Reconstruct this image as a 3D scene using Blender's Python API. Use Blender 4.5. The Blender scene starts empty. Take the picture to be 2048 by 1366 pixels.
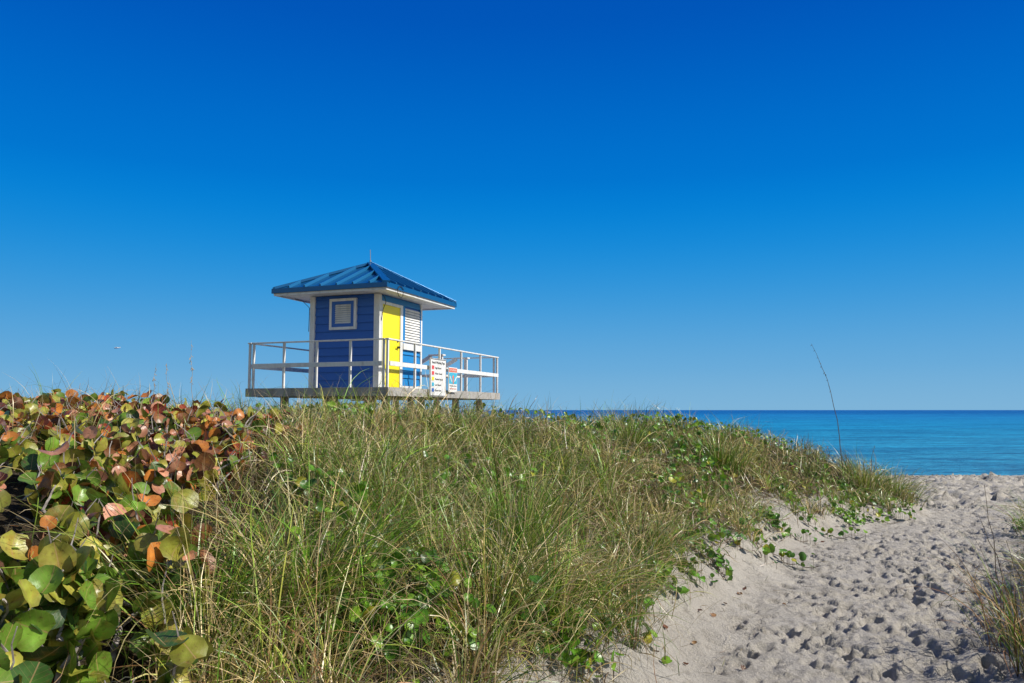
import bpy, math, random
import numpy as np
from mathutils import Vector, Matrix
random.seed(7); rng=np.random.default_rng(11)
sc=bpy.context.scene
try:
    sc.view_settings.view_transform='Standard'; sc.view_settings.look='None'; sc.view_settings.exposure=0
except Exception: pass
coll=sc.collection
# ---------------------------------------------------------------- sun / sky
SUN=Vector((0.97,-0.20,0)).normalized()*math.cos(math.radians(38)); SUN.z=math.sin(math.radians(38))
w=bpy.data.worlds.new("World"); sc.world=w; w.use_nodes=True
nt=w.node_tree; nt.nodes.clear()
N=nt.nodes.new; L=nt.links.new
out=N('ShaderNodeOutputWorld'); bg=N('ShaderNodeBackground'); bg.inputs[1].default_value=0.1
sky=N('ShaderNodeTexSky'); sky.sky_type='NISHITA'; sky.sun_disc=False
sky.sun_elevation=math.radians(38); sky.sun_rotation=math.atan2(SUN.x,SUN.y)
sky.air_density=1.0; sky.dust_density=0.6; sky.ozone_density=2.0
tc=N('ShaderNodeTexCoord'); nrm=N('ShaderNodeVectorMath'); nrm.operation='NORMALIZE'; L(tc.outputs['Generated'],nrm.inputs[0])
sep=N('ShaderNodeSeparateXYZ'); L(nrm.outputs[0],sep.inputs[0])
ramp=N('ShaderNodeValToRGB'); L(sep.outputs[2],ramp.inputs[0])
stops=[(0.0,(.225,.465,.690)),(.05,(.150,.415,.700)),(.125,(.048,.330,.705)),(.20,(.003,.258,.700)),(.28,(.0,.185,.650)),(.45,(.0,.083,.480)),(.75,(.001,.05,.36))]
cr=ramp.color_ramp; cr.interpolation='B_SPLINE'
while len(cr.elements)<len(stops): cr.elements.new(0.5)
for e,(p,c) in zip(cr.elements,stops): e.position=p; e.color=(*c,1)
sc10=N('ShaderNodeVectorMath'); sc10.operation='SCALE'; sc10.inputs['Scale'].default_value=10; L(ramp.outputs[0],sc10.inputs[0])
dot=N('ShaderNodeVectorMath'); dot.operation='DOT_PRODUCT'; L(nrm.outputs[0],dot.inputs[0]); dot.inputs[1].default_value=SUN
mr=N('ShaderNodeMapRange'); mr.interpolation_type='SMOOTHSTEP'; mr.inputs['From Min'].default_value=0.62; mr.inputs['From Max'].default_value=1.0
mr.inputs['To Min'].default_value=0.0; mr.inputs['To Max'].default_value=0.9
L(dot.outputs['Value'],mr.inputs['Value'])
# the sky behind the viewer keeps its natural, paler colour
mr2=N('ShaderNodeMapRange'); mr2.interpolation_type='SMOOTHSTEP'; L(sep.outputs[1],mr2.inputs['Value'])
mr2.inputs['From Min'].default_value=0.45; mr2.inputs['From Max'].default_value=-0.3; mr2.inputs['To Min'].default_value=0; mr2.inputs['To Max'].default_value=0.95
mx=N('ShaderNodeMath'); mx.operation='MAXIMUM'; L(mr.outputs[0],mx.inputs[0]); L(mr2.outputs[0],mx.inputs[1])
mix=N('ShaderNodeMix'); mix.data_type='RGBA'; L(mx.outputs[0],mix.inputs['Factor']); L(sc10.outputs[0],mix.inputs['A']); L(sky.outputs[0],mix.inputs['B'])
L(mix.outputs['Result'],bg.inputs[0]); L(bg.outputs[0],out.inputs[0])
sl=bpy.data.lights.new('sun','SUN'); sl.energy=5.0; sl.angle=math.radians(0.5); sl.color=(1,.955,.87)
so=bpy.data.objects.new('sun',sl); coll.objects.link(so); so.rotation_euler=SUN.to_track_quat('Z','Y').to_euler(); so.location=(20,-5,20)
# ---------------------------------------------------------------- camera
EYE=1.6
cam=bpy.data.cameras.new('camera'); cam.lens=28; cam.sensor_width=36; cam.clip_end=60000; cam.clip_start=0.05
co=bpy.data.objects.new('camera',cam); coll.objects.link(co); co.location=(0,0,EYE); co.rotation_euler=(math.radians(90+4.915),0,0); sc.camera=co
# ---------------------------------------------------------------- materials
def newmat(name):
    m=bpy.data.materials.new(name); m.use_nodes=True; t=m.node_tree; b=t.nodes['Principled BSDF']; return m,t,b
def noise(t,scale,detail=4,vec=None,rough=.55):
    n=t.nodes.new('ShaderNodeTexNoise'); n.inputs['Scale'].default_value=scale; n.inputs['Detail'].default_value=detail; n.inputs['Roughness'].default_value=rough
    if vec is not None: t.links.new(vec,n.inputs['Vector'])
    return n
def cramp(t,src,stops):
    r=t.nodes.new('ShaderNodeValToRGB'); c=r.color_ramp
    while len(c.elements)<len(stops): c.elements.new(.5)
    for e,(p,col) in zip(c.elements,stops): e.position=p; e.color=(*col,1)
    t.links.new(src,r.inputs[0]); return r
def mixc(t,f,a,b,blend='MIX'):
    m=t.nodes.new('ShaderNodeMix'); m.data_type='RGBA'; m.blend_type=blend
    for s,v in (('Factor',f),('A',a),('B',b)):
        if hasattr(v,'is_output'): t.links.new(v,m.inputs[s])
        elif isinstance(v,tuple): m.inputs[s].default_value=(*v,1)
        else: m.inputs[s].default_value=v
    return m.outputs['Result']
def mth(t,op,a,b=None,clamp=False):
    m=t.nodes.new('ShaderNodeMath'); m.operation=op; m.use_clamp=clamp
    for i,v in enumerate((a,b)):
        if v is None: continue
        if hasattr(v,'is_output'): t.links.new(v,m.inputs[i])
        else: m.inputs[i].default_value=v
    return m.outputs[0]
def bump(t,b,h,strength,dist):
    n=t.nodes.new('ShaderNodeBump'); n.inputs['Strength'].default_value=strength; n.inputs['Distance'].default_value=dist
    t.links.new(h,n.inputs['Height']); t.links.new(n.outputs[0],b.inputs['Normal'])
def mapping(t,o,s):
    mp=t.nodes.new('ShaderNodeMapping'); mp.inputs['Scale'].default_value=s; t.links.new(o,mp.inputs[0]); return mp.outputs[0]
def paint(name,col,rough=.5,dirt=.25,metal=0.0,dcol=(.22,.19,.15)):
    m,t,b=newmat(name); tcn=t.nodes.new('ShaderNodeTexCoord'); o=tcn.outputs['Object']
    n=noise(t,2.5,6,mapping(t,o,(3,3,.7))); n2=noise(t,26,4,o)
    f=cramp(t,n.outputs[0],[(.45,(0,0,0)),(.8,(1,1,1))])
    f2=mth(t,'MULTIPLY',f.outputs[0],n2.outputs[0]); f3=mth(t,'MULTIPLY',f2,dirt*2,True)
    c=mixc(t,f3,col,dcol); t.links.new(c,b.inputs['Base Color'])
    b.inputs['Roughness'].default_value=rough; b.inputs['Metallic'].default_value=metal
    bump(t,b,n2.outputs[0],.15,.004)
    return m
M_white=paint('white_paint',(.76,.75,.72),.55,.42)
M_deck=paint('weathered_white_deck',(.38,.36,.33),.7,1.0)
M_blue=paint('blue_paint',(.024,.125,.46),.5,.10,dcol=(.02,.05,.2))
M_blue_sunlit=paint('sunlit_blue_paint',(.008,.20,.50),.5,.10,dcol=(.02,.1,.3))  # hut blue once more, lightened so the colour carries the sunlit face
M_yellow=paint('yellow_paint',(.86,.70,.012),.45,.08,dcol=(.5,.35,.02))
M_roof=paint('blue_metal_roof',(.008,.105,.26),.22,.12,.30,dcol=(.02,.10,.18))
M_seam=paint('blue_metal_seam',(.025,.19,.40),.18,.12,.30,dcol=(.03,.12,.2))
M_metal=paint('dark_metal',(.05,.05,.05),.4,.2,.8)
M_galv=paint('galvanised_metal',(.35,.35,.36),.4,.0,.6)
M_wood=paint('grey_timber',(.22,.20,.17),.8,.8)
M_red=paint('red_sign_paint',(.70,.06,.06),.5,.05)
M_teal=paint('turquoise_sign_paint',(.05,.42,.58),.5,.05)
M_ink=paint('black_lettering',(.05,.05,.05),.5,0)
def attrcol(t,name='Col'):
    a=t.nodes.new('ShaderNodeAttribute'); a.attribute_name=name; return a
def leafmat(name,rough=.5,trans=.3,veins=False,spec=.4):
    m,t,b=newmat(name); a=attrcol(t); c=a.outputs['Color']
    tcn=t.nodes.new('ShaderNodeTexCoord')
    n=noise(t,22,4,tcn.outputs['Object'])
    c=mixc(t,cramp(t,n.outputs[0],[(.35,(0,0,0)),(.75,(1,1,1))]).outputs[0],c,mixc(t,1.0,c,(.62,.50,.5),'MULTIPLY'))
    if veins:
        n5=noise(t,14,3,tcn.outputs['Object'])
        c=mixc(t,cramp(t,n5.outputs[0],[(.58,(0,0,0)),(.74,(.5,.5,.5))]).outputs[0],c,(.40,.16,.03))
        n6=noise(t,55,3,tcn.outputs['Object'])
        c=mixc(t,cramp(t,n6.outputs[0],[(.60,(0,0,0)),(.70,(.6,.6,.6))]).outputs[0],c,(.10,.04,.02))
        u=attrcol(t,'leafuv'); s=t.nodes.new('ShaderNodeSeparateXYZ'); t.links.new(u.outputs['Vector'],s.inputs[0])
        ax=mth(t,'ABSOLUTE',s.outputs[0]); mid=mth(t,'LESS_THAN',ax,.030)
        q=mth(t,'MULTIPLY',ax,-.75); q=mth(t,'ADD',s.outputs[1],q); q=mth(t,'MULTIPLY',q,3.2); q=mth(t,'ADD',q,20.0); q=mth(t,'FRACT',q); q=mth(t,'LESS_THAN',q,.08); q=mth(t,'MULTIPLY',q,.35)
        v=mth(t,'MAXIMUM',mid,q,True); v=mth(t,'MULTIPLY',v,.6)
        c=mixc(t,v,c,(.48,.30,.14))
        n2=noise(t,120,2,tcn.outputs['Object']); bump(t,b,n2.outputs[0],.2,.003)
    t.links.new(c,b.inputs['Base Color']); b.inputs['Roughness'].default_value=rough; b.inputs['Specular IOR Level'].default_value=spec
    tr=t.nodes.new('ShaderNodeBsdfTranslucent'); t.links.new(c,tr.inputs[0])
    ms=t.nodes.new('ShaderNodeMixShader'); ms.inputs[0].default_value=trans
    t.links.new(b.outputs[0],ms.inputs[1]); t.links.new(tr.outputs[0],ms.inputs[2]); t.links.new(ms.outputs[0],t.nodes['Material Output'].inputs[0])
    return m
M_grass=leafmat('grass_blades',.36,.16,False,.5)
M_leaf=leafmat('sea_grape_leaf',.36,.20,True,.5)
M_vine=leafmat('vine_leaf',.34,.25,False,.5)
m,t,b=newmat('bark'); tcn=t.nodes.new('ShaderNodeTexCoord'); n=noise(t,30,5,tcn.outputs['Object'])
t.links.new(cramp(t,n.outputs[0],[(.3,(.12,.09,.075)),(.7,(.48,.43,.40))]).outputs[0],b.inputs['Base Color']); b.inputs['Roughness'].default_value=.85; M_bark=m
m,t,b=newmat('dry_stalk'); tcn=t.nodes.new('ShaderNodeTexCoord'); n=noise(t,15,3,tcn.outputs['Object'])
t.links.new(cramp(t,n.outputs[0],[(.3,(.08,.055,.04)),(.7,(.22,.16,.10))]).outputs[0],b.inputs['Base Color']); b.inputs['Roughness'].default_value=.8; M_stalk=m
m,t,b=newmat('pale_stalk'); tcn=t.nodes.new('ShaderNodeTexCoord'); n=noise(t,15,3,tcn.outputs['Object'])
t.links.new(cramp(t,n.outputs[0],[(.3,(.25,.21,.16)),(.7,(.42,.35,.26))]).outputs[0],b.inputs['Base Color']); b.inputs['Roughness'].default_value=.8; M_pale=m
# sand / dune ground
m,t,b=newmat('sand'); M_sand=m
tcn=t.nodes.new('ShaderNodeTexCoord'); o=tcn.outputs['Object']
n1=noise(t,1.2,5,o); n2=noise(t,38,6,o,.72); n3=noise(t,420,2,o); n4=noise(t,9,6,o,.65)
base=cramp(t,n1.outputs[0],[(.3,(.55,.50,.425)),(.7,(.64,.59,.51))]).outputs[0]
sp=cramp(t,n3.outputs[0],[(.32,(.38,.35,.32)),(.46,(1,1,1)),(.7,(1.0,1.0,1.0))]).outputs[0]
base=mixc(t,.95,base,sp,'MULTIPLY')
blot=cramp(t,n4.outputs[0],[(.30,(.62,.60,.58)),(.48,(1,1,1))]).outputs[0]
base=mixc(t,.75,base,blot,'MULTIPLY')
shaded_litter=cramp(t,noise(t,45,6,o,.7).outputs[0],[(.3,(.020,.016,.010)),(.55,(.08,.06,.034)),(.75,(.20,.15,.09))]).outputs[0]  # plant litter, its colour darkened to paint shade into the gaps between clumps
a=attrcol(t); s=t.nodes.new('ShaderNodeSeparateColor'); t.links.new(a.outputs['Color'],s.inputs[0])
f=mth(t,'ADD',s.outputs[0],mth(t,'MULTIPLY',mth(t,'SUBTRACT',n4.outputs[0],.5),1.6)); f=cramp(t,f,[(.42,(0,0,0)),(.62,(1,1,1))]).outputs[0]
c=mixc(t,f,base,shaded_litter); t.links.new(c,b.inputs['Base Color']); b.inputs['Roughness'].default_value=.95; b.inputs['Specular IOR Level'].default_value=.15
hh=mth(t,'ADD',mth(t,'MULTIPLY',n2.outputs[0],1.3),mth(t,'MULTIPLY',n4.outputs[0],1.0)); hh=mth(t,'ADD',hh,mth(t,'MULTIPLY',n3.outputs[0],.16))
bump(t,b,hh,1.0,.030)
# water
m,t,b=newmat('sea_water'); M_water=m
tcn=t.nodes.new('ShaderNodeTexCoord'); o=tcn.outputs['Object']
s=t.nodes.new('ShaderNodeSeparateXYZ'); t.links.new(o,s.inputs[0])
lg=mth(t,'LOGARITHM',mth(t,'MAXIMUM',s.outputs[1],10.0),10.0)
nb=noise(t,1.0,5,mapping(t,o,(.006,.035,1)),.6)
nb2=noise(t,1.0,5,mapping(t,o,(.0006,.006,1)),.6)
q=mth(t,'ADD',lg,mth(t,'MULTIPLY',mth(t,'SUBTRACT',nb.outputs[0],.5),.7)); q=mth(t,'ADD',q,mth(t,'MULTIPLY',mth(t,'SUBTRACT',nb2.outputs[0],.5),.7)); q=mth(t,'DIVIDE',q,4.0)
c=cramp(t,q,[(.40,(.055,.340,.500)),(.47,(.028,.300,.480)),(.56,(.012,.295,.520)),(.66,(.012,.240,.510)),(.73,(.005,.135,.38)),(.87,(.004,.120,.35))]).outputs[0]
nw=noise(t,1.0,6,mapping(t,o,(.9,2.6,1)),.7)
nw2=noise(t,1.0,6,mapping(t,o,(.07,.32,1)),.7)
nw3=noise(t,1.0,6,mapping(t,o,(.012,.07,1)),.7)
c=mixc(t,.9,c,cramp(t,nw.outputs[0],[(.40,(.45,.52,.60)),(.60,(1.5,1.4,1.32))]).outputs[0],'MULTIPLY')  # light and dark of the ripples painted into the water colour, three sizes
c=mixc(t,.9,c,cramp(t,nw2.outputs[0],[(.42,(.50,.60,.70)),(.58,(1.35,1.28,1.22))]).outputs[0],'MULTIPLY')
c=mixc(t,.7,c,cramp(t,nw3.outputs[0],[(.42,(.7,.76,.82)),(.58,(1.2,1.18,1.15))]).outputs[0],'MULTIPLY')
t.links.new(c,b.inputs['Base Color']); b.inputs['Roughness'].default_value=.45; b.inputs['Specular IOR Level'].default_value=.2
bump(t,b,mth(t,'ADD',nw.outputs[0],mth(t,'MULTIPLY',nw2.outputs[0],3.0)),.8,.4)
# ---------------------------------------------------------------- helpers
def setmeta(o,label=None,cat=None,group=None,kind=None):
    if label: o['label']=label
    if cat: o['category']=cat
    if group: o['group']=group
    if kind: o['kind']=kind
    return o
def empty(name,loc,rotz=0,parent=None):
    e=bpy.data.objects.new(name,None); e.empty_display_size=.3; e.location=loc; e.rotation_euler=(0,0,rotz); coll.objects.link(e)
    if parent: e.parent=parent
    return e
def fastmesh(name,V,F,mat,cols=None,uvs=None,parent=None,smooth=False,loc=None):
    V=np.asarray(V,dtype=np.float32).reshape(-1,3); F=np.asarray(F,dtype=np.int32); k=F.shape[1]
    if loc is not None: V=V-np.asarray(loc,dtype=np.float32)
    me=bpy.data.meshes.new(name); me.vertices.add(len(V)); me.vertices.foreach_set('co',V.ravel())
    me.loops.add(F.size); me.loops.foreach_set('vertex_index',F.ravel())
    me.polygons.add(len(F)); me.polygons.foreach_set('loop_start',np.arange(0,F.size,k,dtype=np.int32))
    me.update(calc_edges=True)
    if smooth: me.polygons.foreach_set('use_smooth',np.ones(len(F),dtype=bool))
    if cols is not None:
        c=np.ones((len(V),4),dtype=np.float32); c[:,:3]=np.asarray(cols).reshape(-1,3)
        ca=me.color_attributes.new(name='Col',type='FLOAT_COLOR',domain='POINT'); ca.data.foreach_set('color',c.ravel())
    if uvs is not None:
        at=me.attributes.new('leafuv','FLOAT_VECTOR','POINT'); at.data.foreach_set('vector',np.asarray(uvs,dtype=np.float32).ravel())
    me.materials.append(mat)
    o=bpy.data.objects.new(name,me); coll.objects.link(o)
    if loc is not None: o.location=loc
    if parent: o.parent=parent
    return o
class MB:
    def __init__(s): s.v=[]; s.f=[]; s.mi=[]; s.cur=0
    def poly(s,vs,fs):
        b=len(s.v); s.v+= [tuple(p) for p in vs]; s.f+=[tuple(b+i for i in f) for f in fs]; s.mi+=[s.cur]*len(fs)
    def box(s,x0,x1,y0,y1,z0,z1):
        s.poly([(x0,y0,z0),(x1,y0,z0),(x1,y1,z0),(x0,y1,z0),(x0,y0,z1),(x1,y0,z1),(x1,y1,z1),(x0,y1,z1)],
               [(0,3,2,1),(4,5,6,7),(0,1,5,4),(1,2,6,5),(2,3,7,6),(3,0,4,7)])
    def beam(s,p0,p1,wd,h,up=(0,0,1)):
        p0=Vector(p0);p1=Vector(p1);d=(p1-p0).normalized();up=Vector(up);sd=d.cross(up).normalized();u=sd.cross(d).normalized()
        vs=[]
        for p in (p0,p1):
            for a,c in ((-1,-1),(1,-1),(1,1),(-1,1)): vs.append(p+sd*a*wd/2+u*c*h/2)
        s.poly(vs,[(0,1,2,3),(7,6,5,4),(0,4,5,1),(1,5,6,2),(2,6,7,3),(3,7,4,0)])
    def tube(s,pts,rad,n=5):
        pts=[Vector(p) for p in pts]; b=len(s.v); f0=len(s.f)
        for i,p in enumerate(pts):
            d=(pts[min(i+1,len(pts)-1)]-pts[max(i-1,0)]).normalized()
            a=d.cross(Vector((0.3,1,.2))).normalized(); c=d.cross(a)
            r=rad[i] if hasattr(rad,'__len__') else rad
            for k in range(n):
                an=2*math.pi*k/n; s.v.append(tuple(p+a*math.cos(an)*r+c*math.sin(an)*r))
        for i in range(len(pts)-1):
            for k in range(n):
                s.f.append((b+i*n+k,b+i*n+(k+1)%n,b+(i+1)*n+(k+1)%n,b+(i+1)*n+k))
        s.f.append(tuple(b+k for k in range(n))[::-1]); s.f.append(tuple(b+(len(pts)-1)*n+k for k in range(n)))
        s.mi+=[s.cur]*(len(s.f)-f0)
    def obj(s,name,mat,parent=None,bevel=0,smooth=False,mat2=None):
        me=bpy.data.meshes.new(name); me.from_pydata(s.v,[],s.f); me.update(); me.materials.append(mat)
        if mat2:
            me.materials.append(mat2)
            for p,i in zip(me.polygons,s.mi): p.material_index=i
        if smooth:
            for p in me.polygons: p.use_smooth=True
        o=bpy.data.objects.new(name,me); coll.objects.link(o)
        if parent: o.parent=parent
        if bevel:
            bm=o.modifiers.new('bevel','BEVEL'); bm.width=bevel; bm.segments=2; bm.limit_method='ANGLE'
        return o
# ---------------------------------------------------------------- terrain
T1=rng.random((256,256))
def vn(x,y,f,ox=0.0):
    x=np.asarray(x)*f+ox+1000; y=np.asarray(y)*f+ox*1.7+1000
    xi=np.floor(x).astype(int); yi=np.floor(y).astype(int); fx=x-xi; fy=y-yi
    fx=fx*fx*(3-2*fx); fy=fy*fy*(3-2*fy)
    a=T1[xi%256,yi%256]; b_=T1[(xi+1)%256,yi%256]; c=T1[xi%256,(yi+1)%256]; d=T1[(xi+1)%256,(yi+1)%256]
    return (a*(1-fx)+b_*fx)*(1-fy)+(c*(1-fx)+d*fx)*fy-.5
EDGE=[(-3,-3),(-2.2,.6),(-.80,2.5),(.50,4.5),(1.15,5.8),(1.9,7.4),(3.25,9.8),(5.4,12.5),(6.8,13.9),(7.4,14.8),(7.1,16.2),(5.5,17.6),(0,18.6),(-60,18.6),(-60,-3)]
REDGE=[(2.0,-3),(2.35,2),(3.0,4.7),(3.9,6.2),(5.1,8.0),(7.2,11),(8.7,12.6),(14,16),(60,20),(60,-3)]
def sdist(x,y,poly):
    x=np.asarray(x,float); y=np.asarray(y,float); dm=np.full(x.shape,1e9); ins=np.zeros(x.shape,bool)
    n=len(poly)
    for i in range(n):
        ax,ay=poly[i]; bx,by=poly[(i+1)%n]; dx,dy=bx-ax,by-ay
        tt=np.clip(((x-ax)*dx+(y-ay)*dy)/(dx*dx+dy*dy),0,1)
        dm=np.minimum(dm,np.hypot(x-ax-tt*dx,y-ay-tt*dy))
        if dy!=0:
            cond=((ay>y)!=(by>y)); ins^= cond & (x<(dx)*(y-ay)/dy+ax)
    return np.where(ins,dm,-dm)
def eL(x,y): return sdist(x,y,EDGE)+vn(x,y,.9,3)*.5+vn(x,y,2.6,9)*.22
def eR(x,y): return sdist(x,y,REDGE)+vn(x,y,1.1,5)*.35
def eth(y): return np.interp(y,[4,6,8,11],[.04,.08,.08,-.02])
def hfun(x,y):
    x=np.asarray(x,float); y=np.asarray(y,float)
    base=np.interp(y,[-50,10,30,34,48,80,200],[0,0,-.95,-1.2,-2.5,-4,-8])
    e=eL(x,y); k=np.clip(e+.42,0,None)/1.75
    h1=1.28*(1-np.exp(-k**1.45))
    # steeper sandy lip along the path
    h1+= .09*np.exp(-((e-.22)/.26)**2)*np.clip((13-y)/3,0,1)
    h1+= .20*np.exp(-((x-3.0)/2.0)**2-((y-13.2)/2.2)**2)*np.clip(k,0,1)
    h1+= .05*np.exp(-((x+2.4)/2.0)**2-((y-11.5)/2.5)**2)
    e2=eR(x,y); h2=.42*(1-np.exp(-(np.clip(e2+.2,0,None)/.8)**1.5))
    und=vn(x,y,.35,1)*.20*np.clip(k,0,1)+vn(x,y,.22,2)*.08
    return base+h1+h2+und
def axis(segs):
    a=[]
    for (x0,x1,st) in segs: a+=list(np.arange(x0,x1-st*.3,st))
    a.append(segs[-1][1]); return np.array(a)
def grow(x0,x1,s0,g):
    a=[x0];s=s0
    while a[-1]<x1: a.append(a[-1]+s); s*=g
    return a
xa=np.array(sorted(set([-v for v in grow(0.6,400,.3,1.15)]+list(axis([(-.6,.2,.12),(.2,5.5,.019),(5.5,9.0,.03),(9.0,30,.11)]))+grow(30.2,400,.3,1.15))))
ya=np.array(sorted(set([3.6-v for v in grow(.15,60,.2,1.3)]+list(axis([(3.6,9,.019),(9,17,.034)]))+list(axis([(17,34,.07)]))+grow(34.1,120,.3,1.12))))
X,Y=np.meshgrid(xa,ya,indexing='ij')
Z=hfun(X,Y)
EL=eL(X,Y); ER=eR(X,Y)
onpath=np.clip((-EL-.30)/.6,0,1)*np.clip((-ER+.1)/.4,0,1)
ridge=lambda f,o_: (1-np.abs(vn(X,Y,f,o_))*4)
Z+= (vn(X,Y,4,4)*.030+ridge(7,6)*.009+ridge(14,8)*.008+vn(X,Y,21,8)*.013+vn(X,Y,34,18)*.007)*onpath + (vn(X,Y,3,4)*.035+ridge(6,26)*.012+vn(X,Y,11,7)*.020+vn(X,Y,24,7)*.009)*(1-onpath)
far=np.clip((Y-15)/3,0,1)*np.clip(-EL,0,1)
Z+= far*(ridge(2.2,12)*.03+vn(X,Y,4.5,3)*.05)
def stamp(cx,cy,an,a,b_,dep,rim):
    R=a*2.2
    i0,i1=np.searchsorted(xa,[cx-R,cx+R]); j0,j1=np.searchsorted(ya,[cy-R,cy+R])
    if i1-i0<2 or j1-j0<2: return
    xx=X[i0:i1,j0:j1]-cx; yy=Y[i0:i1,j0:j1]-cy
    l=xx*math.cos(an)+yy*math.sin(an); q=-xx*math.sin(an)+yy*math.cos(an)
    bb=b_*(1+.25*np.tanh(l/a*1.5))
    r=np.sqrt((l/a)**2+(q/bb)**2)*(1+.8*vn(xx+cx,yy+cy,16,2))
    Z[i0:i1,j0:j1]+= -dep*np.exp(-r**6)*(1+.35*l/a) + rim*np.exp(-((r-1.18)/.18)**2)*(1+.5*np.sign(l))
cnt=0
while cnt<4200:
    yy=3.6+ (17-3.6)*rng.random(); xx=rng.uniform(.3,11)
    e=float(eL(xx,yy)); r=float(eR(xx,yy))
    if e>-.45 or r>.25: continue
    if e>-.95 and rng.random()<.6: continue
    an=math.atan2(2.6,2.1)+rng.normal(0,.9)
    s=rng.uniform(.25,.90)
    stamp(xx,yy,an,.13*s,.062*s,rng.uniform(.4,1.15)*.030*s**.5,rng.uniform(.005,.016)*s); cnt+=1
for i in range(6500):
    yy=rng.uniform(15.5,33); xx=rng.uniform(3,28)
    if float(eL(xx,yy))>-.3: continue
    s=rng.uniform(.9,1.4); stamp(xx,yy,rng.uniform(0,6.28),.19*s,.12*s,rng.uniform(.05,.10),.032)
nx,ny=X.shape
idx=np.arange(nx*ny).reshape(nx,ny)
F=np.stack([idx[:-1,:-1],idx[1:,:-1],idx[1:,1:],idx[:-1,1:]],-1).reshape(-1,4)
veg=np.clip(np.maximum(EL-.10-eth(Y),ER-.05)/.7,0,1)*.8
veg=np.where(Y>17.5,veg*np.clip(1-(Y-17.5)/2,0,1),veg)
wr=np.clip((Y-25)/5,0,1)*.42*(vn(X,Y,1.5,30)>-.1)
veg=np.maximum(veg,wr*(Y<34))
cols=np.stack([veg,veg,veg],-1).reshape(-1,3)
g=fastmesh('ground',np.stack([X,Y,Z],-1),F,M_sand,cols,smooth=True)
setmeta(g,kind='structure')
# sea
ys=np.array([30,40,60,100,200,500,1500,6000,30000.]); xs=np.array([-30000,-3000,-300,0,300,3000,30000.])
XX,YY=np.meshgrid(xs,ys,indexing='ij'); ii=np.arange(XX.size).reshape(XX.shape)
F=np.stack([ii[:-1,:-1],ii[1:,:-1],ii[1:,1:],ii[:-1,1:]],-1).reshape(-1,4)
setmeta(fastmesh('water',np.stack([XX,YY,np.full(XX.shape,-2.0)],-1),F,M_water),kind='structure')
# ---------------------------------------------------------------- grass
def blades(base,az,Ln,th0,bend,wd,S,c0,c1,c2,twist=None,daz=None):
    n=len(base); s=np.linspace(0,1,S+1)
    if daz is None: daz=rng.normal(0,.8,n)
    A=az[:,None]+daz[:,None]*s**2
    th=th0[:,None]+bend[:,None]*s[None]**1.5
    d=np.stack([np.sin(th)*np.cos(A),np.sin(th)*np.sin(A),np.cos(th)],-1)
    step=(Ln/S)[:,None,None]
    P=np.zeros((n,S+1,3)); P[:,0]=base; P[:,1:]=base[:,None]+np.cumsum(d[:,:-1]*step,1)
    side=np.stack([-np.sin(A),np.cos(A),np.zeros_like(A)],-1); nn=np.cross(d,side)
    tw=rng.uniform(-1.0,1.0,n)[:,None]+rng.normal(0,.5,n)[:,None]*s
    W=side*np.cos(tw)[...,None]+nn*np.sin(tw)[...,None]
    prof=(wd[:,None]*(1-.92*s**1.8)*(.65+.35*np.minimum(s*6,1)))[...,None]*.5
    V=np.stack([P-W*prof,P+W*prof],2)
    t_=s[None,:,None]
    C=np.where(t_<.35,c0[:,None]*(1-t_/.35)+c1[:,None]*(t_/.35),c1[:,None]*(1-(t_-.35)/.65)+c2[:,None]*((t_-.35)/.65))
    C=np.repeat(C[:,:,None,:],2,2)
    b0=(np.arange(n)*(S+1)*2)[:,None]+(np.arange(S)*2)[None]
    F=np.stack([b0,b0+1,b0+3,b0+2],-1).reshape(-1,4)
    return V.reshape(-1,3),F,C.reshape(-1,3)
GREEN=np.array([(.18,.37,.026),(.08,.19,.016),(.28,.41,.045),(.46,.48,.080),(.74,.58,.24),(.90,.77,.44),(.36,.20,.08)])
def gcols(n,p):
    k=rng.choice(len(GREEN),n,p=p); c1=GREEN[k]*rng.uniform(.55,1.4,(n,1))
    c0=c1*.20+np.array([.10,.072,.030])*.4  # blade feet darkened: shadow between clumps painted into the colour
    dry=(rng.random(n)<.28)[:,None]; c2=np.where(dry,np.array([.74,.58,.30]),c1*1.1)
    return c0,c1,c2
def join(parts):
    V=[];F=[];C=[];b=0
    for v,f,c in parts: V.append(v);F.append(f+b);C.append(c);b+=len(v)
    return np.concatenate(V),np.concatenate(F),np.concatenate(C)
def bush_b(y): return np.interp(y,[2.3,3.0,3.6,5,6.5,8,9],[-.49,-.435,-.385,-.33,-.27,-.28,-.6])
P_fresh=[.33,.22,.21,.11,.06,.05,.02]; P_mix=[.22,.19,.20,.14,.12,.09,.04]; P_dry=[.07,.08,.12,.18,.28,.17,.10]
parts=[]
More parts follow.
